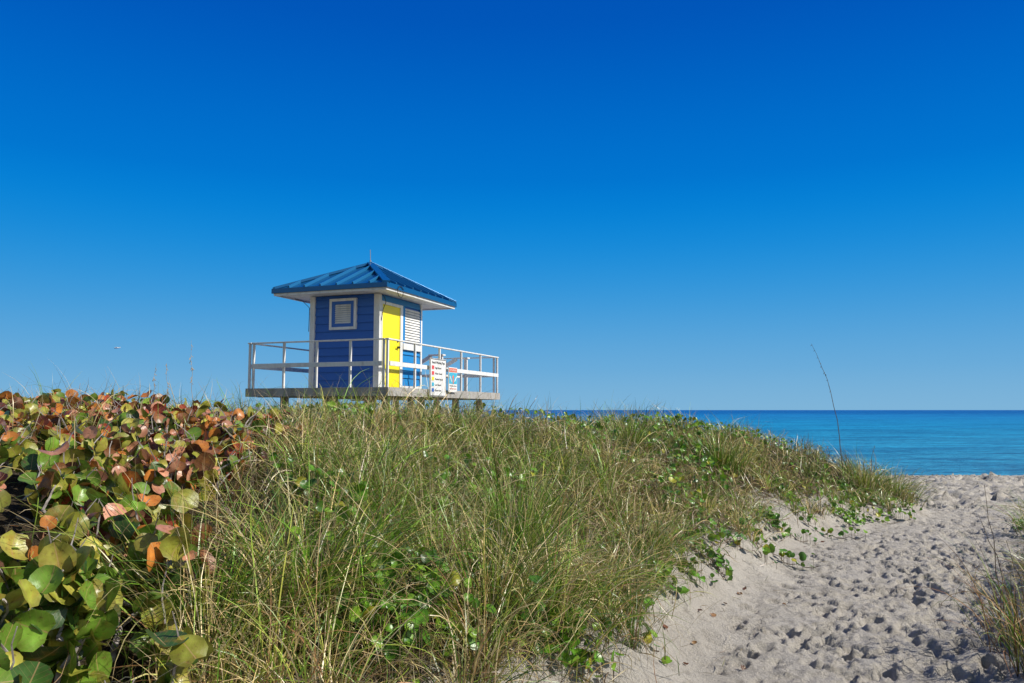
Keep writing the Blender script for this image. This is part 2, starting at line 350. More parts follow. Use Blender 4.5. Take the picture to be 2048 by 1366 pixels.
def scatter_clumps(y0,y1,dens,nb,Lr,S,wd,seed):
    xm=.75*y1+1.5; A=2*xm*(y1-y0); n=int(A*dens)
    cx=rng.uniform(-xm,xm,n); cy=rng.uniform(y0,y1,n)
    e=eL(cx,cy); e2=eR(cx,cy)
    ok=(np.abs(cx)<.74*cy+1.3)&((e>eth(cy))|(e2>.15))&(cx*cx+cy*cy>2.5**2)
    inb=(cy<8.2)&(cx/cy<bush_b(cy)+.01); ok&=~(inb&(rng.random(n)<np.where(cy<4.5,.992,.955)))
    ok&=~((e2>.15)&(rng.random(n)<.35))
    sparse=(e<eth(cy)+.30)&(e2<.1)&(rng.random(n)<.35); ok&=~sparse
    gap=vn(cx,cy,3.1,seed+2)+.35*vn(cx,cy,1.2,seed+6); ok&=~((gap<-.17)&(rng.random(n)<.85))
    cx=cx[ok];cy=cy[ok];e=e[ok]
    dry=vn(cx,cy,.8,seed)+vn(cx,cy,2.2,seed+9)*.8+rng.normal(0,.13,len(cx)); lenf=1+vn(cx,cy,.6,seed+4)*.8+rng.normal(0,.22,len(cx))
    nearb=(cy<8)&(cx/cy<bush_b(cy)+.09); lenf=np.where(nearb,lenf*.72,lenf)
    lenf=np.where((cx/cy<.02)&(cx/cy>-.36)&(cy>8.5),lenf*.80,lenf)
    shade=np.exp(rng.normal(0,.30,len(cx)))
    cnts=rng.poisson(nb,len(cx))+3
    idc=np.repeat(np.arange(len(cx)),cnts); m=len(idc)
    az=rng.uniform(0,2*math.pi,m); rr=np.abs(rng.normal(0,.036,m))
    bx=cx[idc]+np.cos(az)*rr; by=cy[idc]+np.sin(az)*rr
    base=np.stack([bx,by,hfun(bx,by)-.02],-1)
    Ln=rng.uniform(Lr[0],Lr[1],m)*np.clip(lenf[idc],.4,1.5)*np.clip(.72+(e[idc]-eth(cy)[idc])*.2,.55,1.0)
    th0=np.abs(rng.normal(.34,.30,m)); bend=rng.gamma(2.3,.82,m)
    c0a,c1a,c2a=gcols(m,P_fresh); c0b,c1b,c2b=gcols(m,P_dry); c0c,c1c,c2c=gcols(m,P_mix)
    d_=dry[idc][:,None]; sh_=shade[idc][:,None]
    sel=lambda a,b_,c:np.where(d_>.18,b_,np.where(d_<-.01,a,c))*sh_
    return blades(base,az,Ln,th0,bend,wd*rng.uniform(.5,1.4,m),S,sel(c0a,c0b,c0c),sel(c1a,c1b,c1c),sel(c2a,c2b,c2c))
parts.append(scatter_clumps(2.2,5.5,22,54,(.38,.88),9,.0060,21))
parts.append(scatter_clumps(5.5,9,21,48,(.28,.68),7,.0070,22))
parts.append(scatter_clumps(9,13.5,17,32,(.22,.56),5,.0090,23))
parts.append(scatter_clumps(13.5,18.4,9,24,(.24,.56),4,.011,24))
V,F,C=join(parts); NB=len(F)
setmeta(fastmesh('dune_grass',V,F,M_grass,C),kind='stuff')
# thatch
def thatch(y0,y1,dens,Lr,wd):
    xm=.75*y1+1.5; n=int(2*xm*(y1-y0)*dens); x=rng.uniform(-xm,xm,n); y=rng.uniform(y0,y1,n); e=eL(x,y); e2=eR(x,y)
    ok=(np.abs(x)<.74*y+1.3)&((e+rng.normal(0,.14,n)>eth(y)+.05)|(e2>.1))&(x*x+y*y>2.4**2)
    ok&=~((y<8.2)&(x/y<bush_b(y)-.01)&(rng.random(n)<.93)); x=x[ok];y=y[ok];m=len(x)
    z=hfun(x,y)+np.abs(rng.normal(0,.10,m)); 
    c0,c1,c2=gcols(m,[.06,.08,.10,.15,.26,.16,.19])
    return blades(np.stack([x,y,z],-1),rng.uniform(0,6.28,m),rng.uniform(*Lr,m),rng.uniform(.3,1.4,m),rng.normal(.9,1.0,m),wd*rng.uniform(.6,1.3,m),5,c0,c1,c2,daz=rng.normal(0,1.9,m))
V,F,C=join([thatch(2.2,6,1050,(.14,.50),.0050),thatch(6,10,620,(.14,.45),.0065),thatch(10,18,230,(.15,.4),.009)])
setmeta(fastmesh('dry_grass_litter',V,F,M_grass,C*.78),kind='stuff')
# individual prominent tufts
def tuft(name,x,y,n,Lr,spread,label,p,wd=.0068,lean=None,cat='grass',bendk=.45,group=None,rr=.09):
    z=float(hfun(x,y))-.02; az=rng.uniform(0,6.28,n); r=np.abs(rng.normal(0,rr,n))
    base=np.stack([x+np.cos(az)*r,y+np.sin(az)*r,np.full(n,z)],-1)
    base[:,2]=hfun(base[:,0],base[:,1])-.02
    if lean is not None: az=np.where(rng.random(n)<.55,lean+rng.normal(0,.6,n),az)
    c0,c1,c2=gcols(n,p)
    v,f,c=blades(base,az,rng.uniform(*Lr,n),np.abs(rng.normal(spread,.18,n)),rng.gamma(3,bendk,n),wd*rng.uniform(.6,1.3,n),9,c0,c1,c2)
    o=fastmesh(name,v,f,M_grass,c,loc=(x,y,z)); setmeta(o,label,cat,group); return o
GG='tall grass tufts on the dune'
up_l='tall bright green grass tuft with upright blades on the dune'
tuft('grass_tuft',.02,5.1,480,(.55,1.0),.12,up_l,[.55,.10,.30,.03,.01,.01,0],bendk=.24,group=GG)
tuft('grass_tuft',1.5,10.4,260,(.45,.75),.15,up_l,[.45,.20,.2,.1,.03,.02,0],wd=.009,bendk=.25,group=GG,rr=.15)
tuft('grass_tuft',2.9,11.2,260,(.45,.75),.2,up_l,[.40,.25,.2,.1,.03,.02,0],wd=.009,bendk=.3,group=GG,rr=.2)
tuft('grass_tuft',6.85,14.5,420,(.45,.85),.5,'spreading green grass tuft where the dune meets the sand',P_mix,wd=.009,group=GG,rr=.25)
tuft('grass_tuft',6.1,13.9,380,(.5,.85),.4,'spreading green grass tuft where the dune meets the sand',P_mix,wd=.009,group=GG,rr=.25)
dr_l='dense drooping grass tuft beside the sandy bank'; st_t='dense drooping straw and green grass tuft on the bank'
tuft('grass_tuft',-.95,3.8,360,(.55,.95),.35,dr_l,P_fresh,group=GG,rr=.14)
tuft('grass_tuft',-.10,4.3,320,(.5,.9),.4,st_t,P_mix,group=GG,rr=.13)
tuft('grass_tuft',.20,4.45,300,(.4,.8),.45,st_t,P_mix,group=GG,rr=.13)
tuft('grass_tuft',.50,5.2,260,(.35,.7),.45,st_t,P_dry,group=GG,rr=.13)
tuft('grass_tuft',1.0,6.3,240,(.35,.65),.45,st_t,P_mix,group=GG,rr=.14)
tuft('grass_tuft',-1.3,3.4,260,(.45,.9),.4,dr_l,P_fresh,group=GG,rr=.14)
dk='reddish brown and green grass tuft at the path edge'
tuft('grass_tuft',3.10,4.85,110,(.3,.8),.35,dk,[.14,.16,.06,.10,.12,.02,.40],wd=.007,group=GG,rr=.10,lean=3.6)
tuft('grass_tuft',3.35,5.4,110,(.4,1.0),.2,dk,[.16,.18,.06,.08,.12,.02,.38],wd=.007,group=GG,rr=.12)
tuft('grass_tuft',6.95,10.5,260,(.4,.8),.5,'green and straw grass tuft across the path',P_mix,wd=.009,group=GG,rr=.2,lean=3.3)
# sea oats stalks
def stalk(x,y,h,dx,dy,label,seed_head=True,r=.006,mat=None,ns=22):
    mat=mat or M_stalk
    z=float(hfun(x,y))-.03; b=MB(); pts=[]
    for i in range(11):
        s=i/10; pts.append((dx*s**2.2+.01*math.sin(i*2.1),dy*s**2.2,h*(s-.08*s**3*(abs(dx)/.4))))
    b.tube(pts,[r*(1-.75*i/10) for i in range(11)],5)
    root=empty('sea_oats_stalk',(x,y,z)); setmeta(root,label,'grass stalk','bare sea oats stalks above the dune')
    b.obj('stem',mat,root)
    if seed_head:
        c=MB()
        for k in range(ns):
            s=random.uniform(.55,1.0); i=min(int(s*10),9); f=s*10-i; p=Vector(pts[i]).lerp(Vector(pts[i+1]),f)
            q=p+Vector((random.uniform(-.02,.02),random.uniform(-.03,.03),-random.uniform(.01,.04)))
            c.beam(p,q,.003,.006)
        c.obj('seed_head',mat,root)
stalk(5.75,14.0,2.62,-.44,.1,'tall thin bent brown sea oats stalk on the dune',True,.009,None,18)
stalk(3.35,12.0,.72,.0,.0,'short dark dry stalk standing in the grass',False,.008)
pl='slender pale sea oats stalk rising from the dune grass'
stalk(-4.0,10.0,1.26,-.05,0,pl,True,.005,M_pale); stalk(-4.25,9.9,.98,-.06,0,pl,True,.005,M_pale); stalk(-4.5,10.0,.98,.02,0,pl,True,.005,M_pale)
st_l='thin dry reddish stalk beside the sandy path'
stalk(3.12,5.2,1.15,-.08,0,st_l,False,.005); stalk(3.18,5.0,.8,-.14,0,st_l,False,.005); stalk(3.25,5.3,.95,-.2,0,st_l,False,.005)
stalk(5.9,13.3,1.0,.1,0,'slender dry sea oats stalk on the dune edge',True,.006)
# ---------------------------------------------------------------- leaves
def leaves(pos,nor,up,rad,col,notch=.12,asp=1.0,K=12,cup=.18,rag=.05):
    n=len(pos); nor=nor/np.linalg.norm(nor,axis=1,keepdims=True)
    sx=np.cross(up,nor); sx/=np.linalg.norm(sx,axis=1,keepdims=True)+1e-9; sy=np.cross(nor,sx)
    an=np.linspace(0,2*math.pi,K,endpoint=False)+math.pi/2
    lx=np.cos(an)*asp; ly=np.sin(an)
    rr=1-notch*np.exp(-((an-(math.pi/2+math.pi))/.35)**2)*2
    lx=lx*rr; ly=ly*rr
    lx2=np.concatenate([[0],lx*.55,lx]); ly2=np.concatenate([[0],ly*.55,ly])
    cp=rng.normal(cup,.20,n)[:,None]; cv=rng.normal(.0,.28,n)[:,None]
    wav=rng.normal(0,.08,(n,len(lx2)))*np.concatenate([[0],np.full(K,.3),np.ones(K)])
    jit=1+rng.normal(0,rag,(n,len(lx2)))*np.concatenate([[0],np.zeros(K),np.ones(K)])
    ax_=rng.uniform(.84,1.12,n)[:,None]
    LX=lx2[None]*jit*ax_; LY=ly2[None]*jit
    lz=cp*np.abs(LX)+cv*(LY**2)+wav
    V=pos[:,None]+rad[:,None,None]*(sx[:,None]*LX[...,None]+sy[:,None]*LY[...,None]+nor[:,None]*lz[...,None])
    per=1+2*K; b0=(np.arange(n)*per)[:,None]
    k=np.arange(K); k2=(k+1)%K
    tri1=np.stack([np.zeros(K,int),1+k,1+k2],-1); tri2=np.stack([1+k,1+K+k,1+K+k2],-1); tri3=np.stack([1+k,1+K+k2,1+k2],-1)
    T=np.concatenate([tri1,tri2,tri3]); F=(b0[:,None]+T[None]).reshape(-1,3)
    shade=np.concatenate([[1.0],np.full(K,1.0),np.full(K,.80)])
    C=col[:,None]*shade[None,:,None]
    UV=np.repeat(np.stack([lx2,ly2,np.zeros_like(lx2)],-1)[None],n,0)
    return V.reshape(-1,3),F,C.reshape(-1,3),UV.reshape(-1,3)
# sea grape bush
bz=float(hfun(-2.6,4.5)); root=empty('sea_grape_bush',(-2.6,4.5,bz)); setmeta(root,'low sea grape shrub with round green, orange and red leaves','shrub')
br=MB(); LP=[];LN=[];LC=[];LR=[]
PAL=dict(orange=(.64,.24,.045),red=(.42,.08,.035),salmon=(.66,.31,.18),burg=(.12,.03,.025),olive=(.36,.38,.05),green=(.20,.37,.038),dark=(.055,.13,.020),brown=(.28,.12,.045),yel=(.58,.56,.09))
def pick(y,hf,bias):
    pr=min(max((y-3.6)/2.6+.35*(hf-.5)+bias,.04),.74)
    if random.random()<pr: k=random.choices(['orange','red','salmon','burg','brown','olive','yel'],[.29,.10,.20,.07,.15,.12,.07])[0]
    else: k=random.choices(['olive','green','dark','yel'],[.30,.40,.15,.15])[0]
    return np.array(PAL[k])*random.uniform(.6,1.3)
nst=0
while nst<600:
    y=math.sqrt(random.uniform(2.2**2,8.4**2)); lim=float(bush_b(y)); q=random.uniform(-.84,lim); x=q*y
    if x*x+y*y<2.35**2: continue
    if float(vn(x,y,2.3,40))<-.15 and random.random()<.8: continue
    if (lim-q)<.10 and random.random()<.25: continue
    gz=float(hfun(x,y)); Tz=float(np.interp(y,[2.3,3,4,5,8.3],[.86,1.06,1.31,1.48,1.69]))+random.gauss(0,.07)
    Tz-= .22*max(0,1-(lim-q)/.16)
    bias=float(vn(x,y,1.1,50))*.9
    H=max(.22,(Tz-gz)); nst+=1
    nforks=random.choice([1,2,2,3])
    lean=Vector((random.gauss(.05,.28),random.gauss(-.10,.25),0))
    p=Vector((x,y,gz-.03)); main=[p.copy()]
    for i in range(4):
        p=p+Vector((lean.x*H/4+random.gauss(0,.03),lean.y*H/4+random.gauss(0,.03),H*.55/4)); main.append(p.copy())
    br.tube(main,[.015,.013,.012,.010,.009],5)
    rs=float(np.interp(y,[2.3,3.2,4.5,6,8.5],[.92,.84,.72,.70,.70]))
    for k in range(nforks):
        st=main[random.choice([1,2,3,4] if y<4.5 else [2,3,4])]; d=Vector((random.gauss(0,.5),random.gauss(-.05,.5),1)).normalized(); Lb=(Tz-st.z)*random.uniform(.85,1.10)
        pts=[st.copy()]; q_=st.copy(); bare=random.random()<.20
        for i in range(7):
            d=(d+Vector((random.gauss(0,.18),random.gauss(0,.18),random.gauss(.04,.08)))).normalized(); q_=q_+d*max(Lb,.12)/7; pts.append(q_.copy())
            if bare and random.random()<.85: continue
            for rep in range(random.choice([1,1,2])):
                o_=Vector((random.gauss(0,1),random.gauss(-.2,1),random.gauss(.1,.6))).normalized()
                R=random.uniform(.032,.080)*rs; lp=q_+o_*(R*1.0)
                if lp.length<2.1: continue
                nn=(Vector((random.gauss(0,1),random.gauss(0,1),random.gauss(0,.8)))*1.0+Vector((.45,-.45,.5)))
                LP.append(lp);LN.append(nn);LR.append(R);LC.append(pick(y,i/6,bias))
        if bare or random.random()<.25:
            for i in range(2):
                d=(d+Vector((random.gauss(0,.3),random.gauss(0,.3),0))).normalized(); pts.append(pts[-1]+d*.06)
        br.tube(pts,[.008,.0075,.007,.0062,.0055,.005,.0045,.004,.003,.002][:len(pts)],4)
LP=np.array([tuple(v) for v in LP]);LN=np.array([tuple(v) for v in LN]);LR=np.array(LR);LC=np.array(LC)
upv=rng.normal(0,.5,LP.shape)+np.array([0,0,1.]); 
v,f,c,uv=leaves(LP,LN,upv,LR,LC,asp=1.05,rag=.03)
off=np.array([-2.6,4.5,bz]); fastmesh('foliage',v-off,f,M_leaf,c,uv,parent=root,smooth=True)
br.v=[(a-off[0],b_-off[1],c_-off[2]) for a,b_,c_ in br.v]; br.obj('branch',M_bark,root)
# beach vine patches
def vine(x,y,ext,n,label,hr=(.04,.17)):
    z=float(hfun(x,y)); root=empty('beach_vine',(x,y,z)); setmeta(root,label,'vine','green beach vines trailing over the dune')
    b=MB(); P=[]
    for k in range(max(4,n//14)):
        px,py=x+random.gauss(0,ext*.3),y+random.gauss(0,ext*.3); a=random.uniform(0,6.28); pts=[]
        for i in range(8):
            pts.append((px-x,py-y,float(hfun(px,py))+.025+.02*math.sin(i*2)-z)); P.append((px,py)); a+=random.gauss(0,.5)
            px+=math.cos(a)*ext*.13; py+=math.sin(a)*ext*.13
        b.tube(pts,.004,4)
    pos=[]
    for i in range(n):
        px,py=random.choice(P); px+=random.gauss(0,.05);py+=random.gauss(0,.05); h=random.uniform(*hr)
        pos.append((px-x,py-y,float(hfun(px,py))+h-z)); b.tube([(px-x,py-y,pos[-1][2]-h),pos[-1]],.002,3)
    pos=np.array(pos); nor=rng.normal(0,.6,pos.shape)+np.array([.30,-.5,.7])
    base=np.array([(.14,.34,.022),(.23,.43,.03),(.075,.20,.018),(.46,.46,.04)]); col=base[rng.choice(4,n,p=[.42,.28,.25,.05])]*rng.uniform(.8,1.2,(n,1))
    v,f,c,uv=leaves(pos,nor,rng.normal(0,1,pos.shape),rng.uniform(.020,.042,n),col,notch=.14,asp=1.0,K=12,cup=.3,rag=.02)
    fastmesh('foliage',v,f,M_vine,c,uv,parent=root,smooth=True); b.obj('stem',M_stalk,root)
edge_l='bright green round-leaved vine trailing onto the sandy bank'; mid_l='bright green round-leaved vine growing among the grass'
for (x,y,e_,n) in [(.28,4.35,.35,110),(.62,5.1,.3,50),(.95,5.9,.4,80),(1.25,6.5,.35,60),(1.6,7.2,.35,60),(1.98,7.9,.55,110),(2.4,8.7,.55,110),(2.9,9.5,.5,80),(3.8,10.8,.6,90),(4.6,11.9,.6,90),(5.3,12.7,.7,150),(5.95,13.3,.6,110),(7.5,11.4,.5,50)]:
    vine(x,y,e_,n,edge_l,(.03,.16))
for (x,y,e_,n) in [(-.50,4.0,.5,180),(-.40,3.7,.35,120),(-1.0,4.4,.4,60),(-.1,11.0,1.2,240),(2.8,12.6,1.0,220),(4.2,13.4,.9,160),(-2.5,10.0,1.1,220),(1.6,8.8,.8,120),(.9,10.5,1.1,180),(-.2,6.0,.5,60),(1.9,11.6,1.0,180),(-1.0,7.5,.7,60),(2.4,10.3,.8,140)]:
    vine(x,y,e_,n,mid_l,(.12,.38))
# dead leaves on sand
dl=[(1.05,4.95),(1.42,5.05),(1.5,6.1),(2.0,7.0),(3.0,8.6),(2.2,6.6),(3.4,9.4),(4.0,10.4),(2.6,8.1),(3.8,9.9),(1.7,6.5),(1.2,5.4),(3.3,8.9),(4.5,11.2),(.8,4.9),(1.0,5.35),(1.35,5.9),(1.9,6.8)]
for i,(x,y) in enumerate(dl):
    j=np.unravel_index(np.argmin((X-x)**2+(Y-y)**2),X.shape); z=float(Z[j])+.012
    v,f,c,uv=leaves(np.zeros((1,3)),np.array([[random.gauss(0,.4),random.gauss(0,.4),1.]]),rng.normal(0,1,(1,3)),np.array([random.uniform(.014,.030)]),np.array([[(.24,.10,.05),(.14,.07,.04),(.35,.2,.08)][i%3]]),cup=.45,asp=.7)
    o=fastmesh('dead_leaf',v,f,M_leaf,c,uv,smooth=True,loc=None); o.location=(x,y,z); setmeta(o,'curled brown dead leaf lying on the sand','leaf','dead leaves on the sand')
# twigs / straw washed over the bank
n=2000; tx=rng.uniform(.0,7,n); ty=rng.uniform(4.0,14,n); e=eL(tx,ty); ok=(e>-.7)&(e<.3); tx=tx[ok];ty=ty[ok]; m_=len(tx)
c0,c1,c2=gcols(m_,[0,0,0,.1,.35,.2,.35])
v,f,c=blades(np.stack([tx,ty,hfun(tx,ty)+.03],-1),rng.uniform(0,6.28,m_),rng.uniform(.03,.18,m_),rng.uniform(1.3,1.6,m_),rng.normal(.1,.2,m_),np.full(m_,.005),4,c0,c1,c2)
setmeta(fastmesh('twig_litter',v,f,M_grass,c*.55),kind='stuff')
# ---------------------------------------------------------------- lifeguard hut
ROT=math.radians(-20); NX,NY=-2.6,16.5
hut=empty('lifeguard_hut',(NX,NY,0),ROT); setmeta(hut,'small blue lifeguard hut with yellow door on a railed white deck','lifeguard hut')
DT=2.07; YE=6.40; XW=-3.46
d=MB()
x=XW+.02
while x<-.02:
    d.box(x,x+.135,.03,YE-.03,DT-.04,DT); x+=.14
d.obj('deck',M_deck,hut)
def one(name,mat,parent,bx,bevel=.004):
    q=MB(); q.box(*bx); return q.obj(name,mat,parent,bevel=bevel)
one('deck_fascia',M_deck,hut,(XW,.02,-.04,.0,DT-.18,DT+.004)); one('deck_fascia',M_deck,hut,(XW,.02,YE,YE+.04,DT-.18,DT+.004))
one('deck_fascia',M_deck,hut,(.022,.062,-.04,YE+.04,DT-.18,DT+.004)); one('deck_fascia',M_deck,hut,(XW-.042,XW-.002,-.04,YE+.04,DT-.18,DT+.004))
for yy in np.linspace(.3,YE-.3,8): one('floor_joist',M_wood,hut,(XW+.04,-.02,yy-.03,yy+.03,DT-.19,DT-.045),0)
for px in (-3.0,-1.7,-.4):
    for py in (.7,2.4,4.4,6.0): one('support_post',M_wood,hut,(px-.07,px+.07,py-.07,py+.07,-.4,DT-.195),.006)
RT=DT+1.01
def railing(p0,p1,npost,skip=()):
    m=MB(); p0=Vector((*p0,0)); p1=Vector((*p1,0)); dr=(p1-p0).normalized(); sd=Vector((dr.y,-dr.x,0))
    for i in range(npost):
        q=p0.lerp(p1,i/(npost-1)) ; q=q+dr*(.035 if i==0 else (-.035 if i==npost-1 else 0))
        m.beam(q+Vector((0,0,DT-.14)),q+Vector((0,0,RT-.01)),.046,.046,up=sd)
    m.beam(p0+Vector((0,0,RT)),p1+Vector((0,0,RT)),.085,.028)
    a=p0+dr*.06; b_=p1-dr*.06
    m.beam(a+sd*.038+Vector((0,0,DT+.50)),b_+sd*.038+Vector((0,0,DT+.50)),.028,.095)
    m.obj('railing',M_white,hut,bevel=.003)
railing((XW+.06,.045),(-.06,.045),5)
railing((.0,.0),(.0,YE),6)
railing((XW,YE),(XW,.0),6)
railing((-.06,YE-.045),(-1.9,YE-.045),3)
# body
x0,x1,y0,y1=-2.55,-.75,1.0,3.1; WT=4.22
wl=MB(); wl.box(x0+.03,x1-.03,y0+.03,y1-.03,DT,WT-.01)
bh=.185
def siding(mb,axis_,c,a0,a1,z0,z1,sgn):
    z=z0
    while z<z1-.01:
        zt=min(z+bh,z1); o1=.032*sgn; o0=.002*sgn
        if axis_=='y': vs=[(a0,c+o1,z),(a1,c+o1,z),(a1,c+o0,zt),(a0,c+o0,zt),(a0,c-.02*sgn,z),(a1,c-.02*sgn,z),(a1,c-.02*sgn,zt),(a0,c-.02*sgn,zt)]
        else: vs=[(c+o1,a0,z),(c+o1,a1,z),(c+o0,a1,zt),(c+o0,a0,zt),(c-.02*sgn,a0,z),(c-.02*sgn,a1,z),(c-.02*sgn,a1,zt),(c-.02*sgn,a0,zt)]
        mb.poly(vs,[(0,1,2,3),(7,6,5,4),(0,4,5,1),(1,5,6,2),(2,6,7,3),(3,7,4,0)]); z=zt
siding(wl,'y',y0+.03,x0+.12,x1-.125,DT+.02,WT-.02,-1)
siding(wl,'y',y1-.03,x0+.12,x1-.12,DT+.02,WT-.02,1)
siding(wl,'x',x0+.03,y0+.12,y1-.12,DT+.02,WT-.02,-1)
wo=wl.obj('wall',M_blue,hut)
pn=MB(); siding(pn,'x',x1-.03,2.10,y1-.07,DT+.10,3.02,1); o=pn.obj('wall_panel',M_blue_sunlit,hut); o['label']='clapboard panel beside the yellow door, blue painted in a sunlit tone'
pn=MB(); siding(pn,'x',x1-.03,y0+.09,y1-.07,4.06,WT-.02,1); pn.obj('wall_panel',M_blue_sunlit,hut)
def trim(*bxs):
    q=MB()
    for bx in bxs: q.box(*bx)
    q.obj('corner_trim',M_white,hut,bevel=.003)
zz=(DT+.003,WT-.015)
trim((x1-.13,x1+.012,y0-.026,y0+.028,*zz)); trim((x0-.012,x0+.115,y0-.026,y0+.028,*zz))
trim((x1-.034,x1+.014,y0+.03,y0+.075,*zz)); trim((x1-.034,x1+.014,y1-.065,y1+.01,*zz))
trim((x0-.014,x0+.034,y0+.03,y0+.12,*zz)); trim((x0-.014,x0+.034,y1-.12,y1+.01,*zz))
one('base_trim',M_white,hut,(x1-.033,x1+.010,2.085,y1-.068,DT+.004,DT+.095),.003)
dr=MB(); dr.box(x1-.03,x1+.0,1.110,1.955,DT+.02,3.985)
door=dr.obj('door',M_yellow,hut,bevel=.004)
df=MB(); df.box(x1-.032,x1+.022,1.078,1.108,DT+.003,4.055); df.box(x1-.032,x1+.022,1.958,2.08,DT+.003,4.055); df.box(x1-.032,x1+.02,1.109,1.957,3.988,4.053)
df.obj('door_frame',M_white,door,bevel=.003)
hn=MB(); hn.tube([(x1,1.86,DT+.98),(x1+.06,1.86,DT+.98)],.028,10); hn.tube([(x1+.055,1.87,DT+.98),(x1+.055,1.76,DT+.98)],.014,8)
hn.obj('handle',M_metal,door)
hn=MB(); hn.tube([(x1,1.86,DT+1.14),(x1+.03,1.86,DT+1.14)],.032,10); hn.obj('lock',M_metal,door)
def louvre(mb,axis_,c,a0,a1,z0,z1,sgn,n):
    for i in range(n):
        z=z0+(z1-z0)*(i+.5)/n; hh=(z1-z0)/n*.5
        if axis_=='x': vs=[(c+.03*sgn,a0,z-hh),(c+.03*sgn,a1,z-hh),(c,a1,z+hh*.9),(c,a0,z+hh*.9),(c+.018*sgn,a0,z-hh),(c+.018*sgn,a1,z-hh),(c-.012*sgn,a1,z+hh*.9),(c-.012*sgn,a0,z+hh*.9)]
        else: vs=[(a0,c+.03*sgn,z-hh),(a1,c+.03*sgn,z-hh),(a1,c,z+hh*.9),(a0,c,z+hh*.9),(a0,c+.018*sgn,z-hh),(a1,c+.018*sgn,z-hh),(a1,c-.012*sgn,z+hh*.9),(a0,c-.012*sgn,z+hh*.9)]
        mb.poly(vs,[(0,1,2,3),(7,6,5,4),(0,4,5,1),(1,5,6,2),(2,6,7,3),(3,7,4,0)])
sh=MB(); louvre(sh,'x',x1-.01,2.20,y1-.11,3.20,4.02,1,13); sho=sh.obj('shutter',M_white,hut); sho['label']='white louvred shutter beside the door'
sf=MB(); sf.box(x1-.034,x1+.018,2.082,2.195,3.175,4.055); sf.box(x1-.034,x1+.018,y1-.105,y1-.068,3.175,4.055); sf.obj('shutter_frame',M_blue_sunlit,sho)
sg=MB(); sg.box(x1-.034,x1+.045,2.082,y1-.068,3.022,3.172); sg.obj('sill',M_white,sho,bevel=.004)
wn=MB(); louvre(wn,'y',y0-.014,-1.88,-1.47,3.56,4.00,-1,9); win=wn.obj('window',M_white,hut); win['label']='white louvred window in a white frame'
wf=MB()
a0,a1,b0,b1=-2.03,-1.33,3.42,4.13
for (q0,q1,r0,r1) in ((a0,a1,b1-.06,b1),(a0,a1,b0,b0+.06),(a0,a0+.06,b0+.06,b1-.06),(a1-.06,a1,b0+.06,b1-.06)): wf.box(q0,q1,y0-.045,y0+.02,r0,r1)
wf.obj('window_frame',M_white,win,bevel=.003)
wf=MB()
for (q0,q1,r0,r1) in ((a0+.06,a1-.06,b1-.13,b1-.06),(a0+.06,a1-.06,b0+.06,b0+.14),(a0+.06,-1.88,b0+.14,b1-.13),(-1.47,a1-.06,b0+.14,b1-.13)): wf.box(q0,q1,y0-.034,y0+.02,r0,r1)
wf.obj('sash',M_blue,win)
# roof
rx0,rx1,ry0,ry1=-3.15,-.25,.4,4.0; ez=4.34; A=Vector((-1.7,2.2,5.13))
rf=MB(); c=[Vector((rx0,ry0,ez)),Vector((rx1,ry0,ez)),Vector((rx1,ry1,ez)),Vector((rx0,ry1,ez))]
lo=[v-Vector((0,0,.035)) for v in c]
rf.poly(c+[A]+lo,[(0,1,4),(1,2,4),(2,3,4),(3,0,4),(0,5,6,1),(1,6,7,2),(2,7,8,3),(3,8,5,0),(8,7,6,5)])
for i in range(4):
    a,b_=c[i],c[(i+1)%4]; ab=b_-a; tc_=(A-a).dot(ab)/ab.length_squared; Fp=a+ab*tc_; n_=ab.cross(A-a).normalized()
    if n_.z<0: n_=-n_
    cnt_=7 if i%2==0 else 9
    rf.cur=1
    for k in range(1,cnt_):
        t_=k/cnt_; s_=min(t_/tc_,(1-t_)/(1-tc_)); p=a+ab*t_; q=p+(A-Fp)*s_
        if s_>.1: rf.beam(p+n_*.028-(A-Fp)*.004,q+n_*.028-(A-Fp)*.03,.038,.066,up=n_)
    rf.cur=0
    rf.beam(a+Vector((0,0,.015)),A+Vector((0,0,.025)),.16,.06)
rf.tube([A+Vector((0,0,-.03)),A+Vector((0,0,.04))],[.12,.03],10)
roof=rf.obj('roof',M_roof,hut,bevel=.006,mat2=M_seam)
gt=MB(); o_=.035
for (q0,q1,r0,r1) in ((rx0-o_,rx1+o_,ry0-o_,ry0),(rx0-o_,rx1+o_,ry1,ry1+o_),(rx0-o_,rx0,ry0+.001,ry1-.001),(rx1,rx1+o_,ry0+.001,ry1-.001)): gt.box(q0,q1,r0,r1,4.235,4.345)
gt.obj('gutter',M_roof,roof,bevel=.006)
sfm=MB()
for (q0,q1,r0,r1) in ((rx0+.004,rx1-.004,ry0+.003,ry0+.04),(rx0+.004,rx1-.004,ry1-.04,ry1-.003),(rx0+.003,rx0+.04,ry0+.041,ry1-.041),(rx1-.04,rx1-.003,ry0+.041,ry1-.041)): sfm.box(q0,q1,r0,r1,4.185,4.30)
sfm.box(rx0+.041,rx1-.041,ry0+.041,ry1-.041,WT,4.26)
sfm.obj('soffit',M_white,roof)
an=MB(); an.tube([A+Vector((0,0,.03)),A+Vector((0,0,.10))],.022,8); an.tube([A+Vector((0,0,.08)),A+Vector((-.01,0,.36))],.009,6); an.obj('antenna',M_galv,roof)
def cable(pts):
    cb=MB(); cb.tube(pts,.008,5); cb.obj('cable',M_metal,hut)
cable([(rx1+.05,.95+.16*math.cos(i*.75+.5)*(1-.03*i),4.20+.13*math.sin(i*.75+.5)) for i in range(9)])
cable([(x1+.02,1.06,4.2),(x1+.10,1.05,4.12),(x1+.13,1.05,4.0),(x1+.06,1.05,3.85),(x1+.02,1.05,3.6)])
